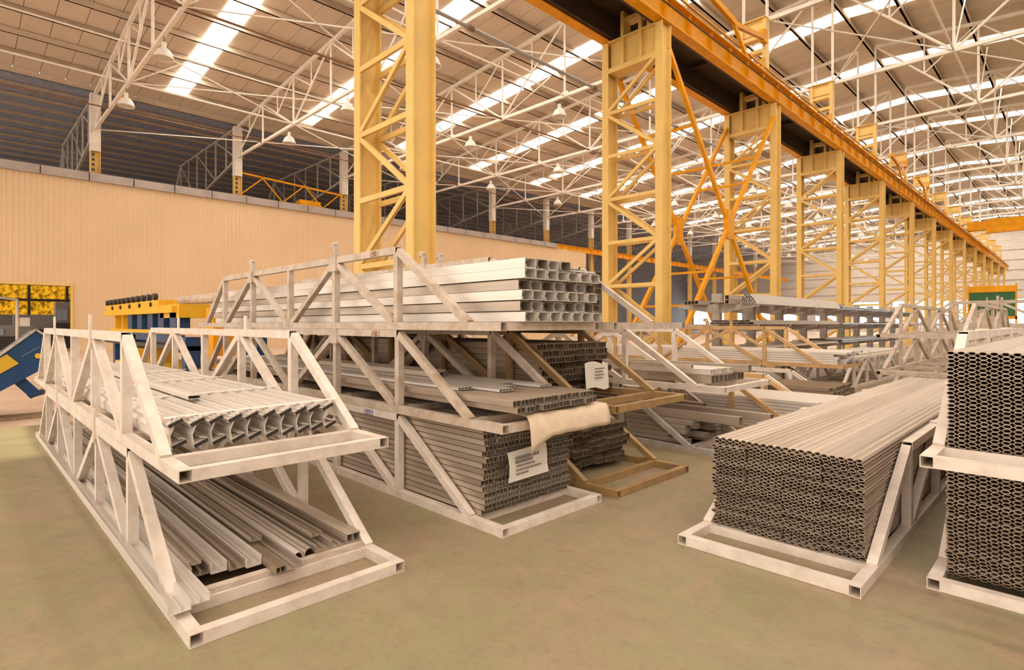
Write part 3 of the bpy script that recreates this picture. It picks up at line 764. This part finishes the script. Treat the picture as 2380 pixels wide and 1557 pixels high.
# ---- far right pair with planks
fS1 = rack(.56, 4.18, 0, 'Y', GAL, 'pale rack on the floor at the right edge, under the plank stacks', W=1.22, lug='none')
fS2 = rack(.56, 3.97, .772, 'Y', GAL, 'pale rack at the right edge carrying the upper plank stack', W=1.22, lug='none')
for f, nl, lab, g, xo in ((fS1, 26, 'hollow plank in the lower stack at the right edge', 'lower right edge planks', .14), (fS2, 24, 'hollow plank in the upper stack at the right edge', 'upper right edge planks', .36)):
    for l in range(nl):
        dy = J(.015)
        for i in range(3): place(f, 'hollow_plank', pw_ if (l+i) % 4 else pwd, xo+J(.02), .076+dy*.3+i*.357, T+.002+l*.0246, lab, g)
# ---- racks further back on the right
fH = rack(-3.9, 14.3, 0, 'Y', GAL, 'white rack along the aisle with bluish sheets on top', lug='plate')
fl_ = prof('h', ALW, box_tube(.18, .03, .003, 6.4, 3), 'flat_profile')
for l in range(2):
    for i in range(6): place(fH, 'flat_profile', fl_, .5+J(.15), .07+i*.185, .62+l*.034+.15, 'pale sheet profile lying on top of the white aisle rack', 'sheets on the white aisle rack')
for tier in range(3): rack(3.2, 23.9, .772*tier, 'X', GAL2 if tier else OBR, 'empty rack far down the aisle, %s tier of its stack' % ORD[tier], lug='plate')
for tier in range(3): rack(-1.4, 12.0, .67*tier, 'Y', GAL2, 'empty beige rack rising behind the right edge planks, %s tier' % ORD[tier], pitch=.67, L=9.6)
rack(-3.4, 26.4, 0, 'Y', GAL, 'empty white rack far down the aisle beyond the sheets'); rack(-3.4, 26.4, .772, 'Y', GAL, 'empty white rack, upper of the far aisle pair')
# ---- cantilever shelf
cs = thing('cantilever_shelf', 'grey cantilever storage shelf loaded with long profiles in front of the columns', 'shelf', (-6.2, 13.1, 0))
LV = (1.02, 1.58, 2.05)
postm = MB().box(-.1, .1, -.07, .07, 0, 2.32).mesh('upright', GRY)
armm = MB().ext([(0,0)]*1 + [(0,0)], 0, 0) if False else MB()
armm.v += [(.1,-.04,-.2),(.1,.04,-.2),(.1,-.04,0),(.1,.04,0),(1.0,-.04,-.05),(1.0,.04,-.05),(1.0,-.04,0),(1.0,.04,0)]
armm.f += [(0,1,3,2),(4,6,7,5),(2,3,7,6),(0,4,5,1),(0,2,6,4),(1,5,7,3)]
armr = armm.mesh('arm', GRY)
arml = MB(); arml.v = [(-x, y, z) for x, y, z in armm.v]; arml.f = [tuple(reversed(q)) for q in armm.f]; arml = arml.mesh('arm', GRY)
for k in range(10):
    link('upright', postm, cs, (0, k*2.0, 0))
    for z in LV: link('arm', armr, cs, (0, k*2.0, z)); link('arm', arml, cs, (0, k*2.0, z))
build(MB().box(-.9, .9, -.1, 18.2, 0, .06), 'base', GRY, cs)
fE = Fr(-5.15, 12.9, 0, 'Y', 1)
et = prof('e', ALW, box_tube(.055, .045, .004, 6.4), 'square_tube'); ef = prof('e2', ALU, box_tube(.12, .05, .004, 6.4, 2), 'flat_profile'); eb = prof('e3', mat('aluminium_bluish', (.66,.72,.80), .35, metal=.4), box_tube(.16, .03, .003, 6.0, 2), 'flat_profile')
for row in range(5):
    for i in range(7-row): place(fE, 'square_tube', et, .05+J(.04), .05+row*.03+i*.058, LV[2]+.002+row*.0465, 'small square tube in the pyramid on the top shelf', 'tube pyramid on the top shelf')
for seg in range(3):
    for lv, z in enumerate(LV):
        for i in range(6):
            if seg == 0 and lv == 2 and i < 4: continue
            for q in range(2 if (lv+seg) % 2 else 1):
                place(fE, 'flat_profile', eb if seg == 2 or (seg == 1 and i < 3) else ef, seg*6.55+J(.12)-(.2 if seg == 0 else 0), .04+i*.165, z+.002+q*.052, 'long profile on the %s shelf level, %s bay of the cantilever shelf' % (('lower','middle','top')[lv], ORD[seg]), 'profiles on the cantilever shelf')
ebx = prof('e4', ALD, box_tube(.1, .1, .006, 6.2), 'box_tube')
for i in range(4): place(fE, 'box_tube', ebx, -.35+.04*i, 1.25+i*.11, LV[2]+.002 , 'box tube on the far arm of the top shelf', 'box tubes on the top shelf')
for q in range(3): place(fE, 'box_tube', ebx, -.25, .55+.12*(q % 2), LV[2]+.002+.105*(q//2+0), 'box tube stacked beside the tube pyramid', 'box tubes beside the pyramid') if q != 1 else None
# ---- green board with orange frame
gb = thing('green_board', 'green board in an orange frame far down the aisle', 'board', (-4.0, 36.4, 0))
build(MB().box(0, 1.75, -.03, .03, 1.95, 3.2), 'panel', GRN, gb)
for x in (-.06, 1.75): build(MB().box(x, x+.07, -.05, .05, 0, 3.55), 'frame_post', ORG, gb)
build(MB().box(-.06, 1.82, -.06, .06, 3.15, 3.45), 'top_rail', ORG, gb); build(MB().box(-.06, 1.82, -.05, .05, 1.82, 1.96), 'bottom_rail', ORG, gb)
# ------------------------------------------------------------------ machines at the left
mc = thing('roller_table', 'yellow roller table with black rollers on a blue frame by the yellow wall', 'machine', (-23.3, 3.6, 0))
build(MB().box(0, 8.4, 0, .55, 1.86, 2.02), 'side_beam', MYE, mc); build(MB().box(6.9, 8.6, .1, .75, 1.74, 2.06), 'gear_housing', MYE, mc)
build(MB().box(.1, 6.9, .06, .5, 2.02, 2.2), 'roller_bed', MYE, mc)
rm = MB().cyl((0,.02,0),(0,.12,0),.09,10).mesh('roller', BLK)
for i in range(11): link('roller', rm, mc, (.25+i*.63, 0, 2.29))
bm_ = MB().cyl((0,-.03,0),(0,.0,0),.06,8).mesh('bearing', BLK)
for i in range(5): link('bearing', bm_, mc, (1.2+i*1.25, .05, 2.1))
for i, x in enumerate((3.2, 4.4, 5.6, 6.7, 7.8)): build(MB().box(x, x+.55, .1, .4, 1.42, 1.86), 'motor_box', BLU, mc)
for x in (1.2, 2.3): build(MB().box(x, x+.12, .1, .3, 1.4, 1.86), 'strut', MYE, mc)
build(MB().box(1, 8.6, .02, .2, 1.36, 1.44), 'tie_beam', MYE, mc)
build(MB().box(1.5, 9.0, 0, .12, 1.16, 1.34), 'blue_beam', BLU, mc)
for x in (1.6, 4.4, 9.2): build(MB().box(x, x+.3, 0, .3, 0, 1.3), 'blue_leg', BLU, mc)
build(MB().box(.8, 9.5, -.1, .8, 1.0, 1.1), 'lower_rail', DRK, mc)
build(MB().cyl((5.5,.9,2.22),(11.6,.9,2.22),.13,10), 'roll_tube', GAL2, mc)
for x in (10.6, 11.3): build(MB().box(x, x+.15, .8, 1.0, 0, 2.12), 'tube_leg', BLU, mc)
yt = thing('yellow_table', 'low yellow machine table seen through the left rack', 'machine', (-18.4, 3.1, 0))
build(MB().box(0, 4.2, 0, 1.3, .42, .62), 'bed', MYE, yt); build(MB().box(.2, 1.6, .2, 1.0, .62, .95), 'block', MYE, yt)
for x in (.2, 3.4): build(MB().box(x, x+.5, .2, .7, 0, .42), 'foot', BLU, yt)
build(MB().cyl((.3,1.5,.85),(4.6,1.5,.85),.09,8), 'brown_roller', RUS, yt)
oc2 = thing('orange_cabinet', 'orange control cabinet with a white notice beside the tall rack', 'cabinet', (-13.6, 3.95, 0))
build(MB().box(0, .5, 0, .8, 0, 1.95), 'body', ORG, oc2); build(MB().box(.5, .515, .05, .75, 1.78, 2.02), 'notice', PAP, oc2); build(MB().box(.5, .51, .1, .7, .15, 1.6), 'door', mat('cabinet_orange', (.75,.27,.01), .45), oc2)
# blue inclined chute
ch = thing('inclined_chute', 'dark blue inclined chute with a yellow square panel at the left edge', 'chute', (-12.3, -.2, 0))
prof2 = [(-.9, -.2), (.51, 1.05), (.97, 1.48), (1.13, 1.35), (1.08, .85), (.51, .49), (-.25, .02)]
def slab(pts, x0, x1):
    m_ = MB(); k = len(pts); m_.v = [(x0, y+.2, max(z, .02)) for y, z in pts] + [(x1, y+.2, max(z, .02)) for y, z in pts]
    m_.f = [tuple(range(k)), tuple(range(2*k-1, k-1, -1))] + [(i, i+k, (i+1)%k+k, (i+1)%k) for i in range(k)]
    return m_
build(slab(prof2, 0, -1.1), 'chute_body', BLU, ch)
build(MB().beam((.0, .71-.45, 1.08-.4), (.0, 1.17, 1.5), .06, .03).beam((.0, 1.17, 1.5), (.0, 1.34, 1.36), .06, .03), 'edge_strip', GAL2, ch)
build(slab([(.35, .93), (.61, 1.10), (.755, .945), (.5, .77)], .015, 0), 'yellow_panel', mat('panel_ochre', (.62,.38,.02), .5), ch)
build(MB().cyl((.0,1.2,1.06),(.03,1.2,1.06),.045,12), 'reflector', MYE, ch)
m_ = MB()
for u in range(8): m_.beam((.004, 1.0+u*.028, 1.06+u*.02), (.004, 1.02+u*.028, 1.074+u*.02), .004, .012)
build(m_, 'lettering', MGR, ch)
build(slab([(.66, .66), (.82, .72), (1.06, .42), (.92, .34)], -.1, -.7), 'chute_flap', BLU, ch)
build(slab([(.9, .35), (.93, .37), (1.12, .44), (1.1, .41)], -.05, -.75), 'flap_edge', DRK, ch)
build(slab([(-.6, .0), (-.6, .4), (.0, .6), (.0, .0)], -.2, -.9), 'chute_leg', BLU, ch)
for i, yy in enumerate((.3, .48)):
    tag(build(MB().box(-.1, .1, -.2, 1.15, 0, .05), 'timber_plank', TIMB, None, (-12.75+i*.24, yy-.2, 0)), 'weathered timber plank on the concrete, %s of two' % ('back','front')[i], 'plank', 'timber planks')
# room behind the doorway
dr = thing('wall_door_room', None, None); tag(dr, kind='structure')
build(MB().box(-58, -57.8, -20, 14, 0, 2.3).box(-58, -57.8, -20, 14, 4.6, 10), 'room_back_wall', mat('room_grey', (.2,.18,.17), .8), dr)
def amber():
    m = bpy.data.materials.new('autumn_daylight'); m.use_nodes = True; N = m.node_tree.nodes; L = m.node_tree.links; b = N['Principled BSDF']
    tc = N.new('ShaderNodeTexCoord'); n = N.new('ShaderNodeTexNoise'); n.inputs['Scale'].default_value = 3.2; n.inputs['Detail'].default_value = 6; n.inputs['Roughness'].default_value = .7
    L.new(tc.outputs['Object'], n.inputs['Vector']); r = N.new('ShaderNodeValToRGB'); e = r.color_ramp.elements
    e[0].position = .40; e[0].color = (.10,.045,.0,1); e[1].position = .58; e[1].color = (.9,.42,.01,1)
    L.new(n.outputs[0], r.inputs[0]); L.new(r.outputs[0], b.inputs['Emission Color']); b.inputs['Emission Strength'].default_value = .9; b.inputs['Base Color'].default_value = (.2,.1,0,1)
    return m
AM = amber()
for i in range(12):
    build(MB().box(0, .05, .04, 2.3, 0, 2.3), 'amber_pane', AM, dr, (-57.95, -17+i*2.35, 2.3))
    build(MB().box(0, .2, -.08, .08, 0, 2.35), 'mullion', DRK, dr, (-57.9, -17+i*2.35, 2.3))
build(MB().box(-57.8, -57.6, -20, 14, 3.35, 3.55), 'transom', DRK, dr)
for i, (x, yy, w, h, lab) in enumerate(((-46, 1.4, 2.2, 1.5, 'dark machine bench'), (-47.5, 4.6, 1.4, 3.0, 'tall grey cabinet'), (-52, 2.8, 3.4, 2.2, 'long grey machine'))):
    t = thing('shop_machine', lab + ' in the room seen through the doorway', 'machine', (x, yy, 0))
    build(MB().box(-.6, .6, 0, w, 0, h*.55), 'machine_base', DRK, t); build(MB().box(-.5, .5, .1, w-.1, h*.55, h), 'machine_head', MGR, t)
    build(MB().box(.5, .62, .2, .7, h*.6, h*.85), 'control_panel', mat('panel_blue_grey', (.35,.42,.5), .5), t)
t = thing('jib_arm', 'pale bent pipe arm with a white box seen through the doorway', 'jib', (-43.5, 2.6, 0))
build(MB().cyl((0,0,0),(0,0,3.0),.08,8).cyl((0,0,3.0),(0,-1.6,3.2),.07,8), 'arm_pipe', LAMPM, t); build(MB().box(-.1,.2,.1,.55,1.45,1.95), 'control_box', PAP, t)
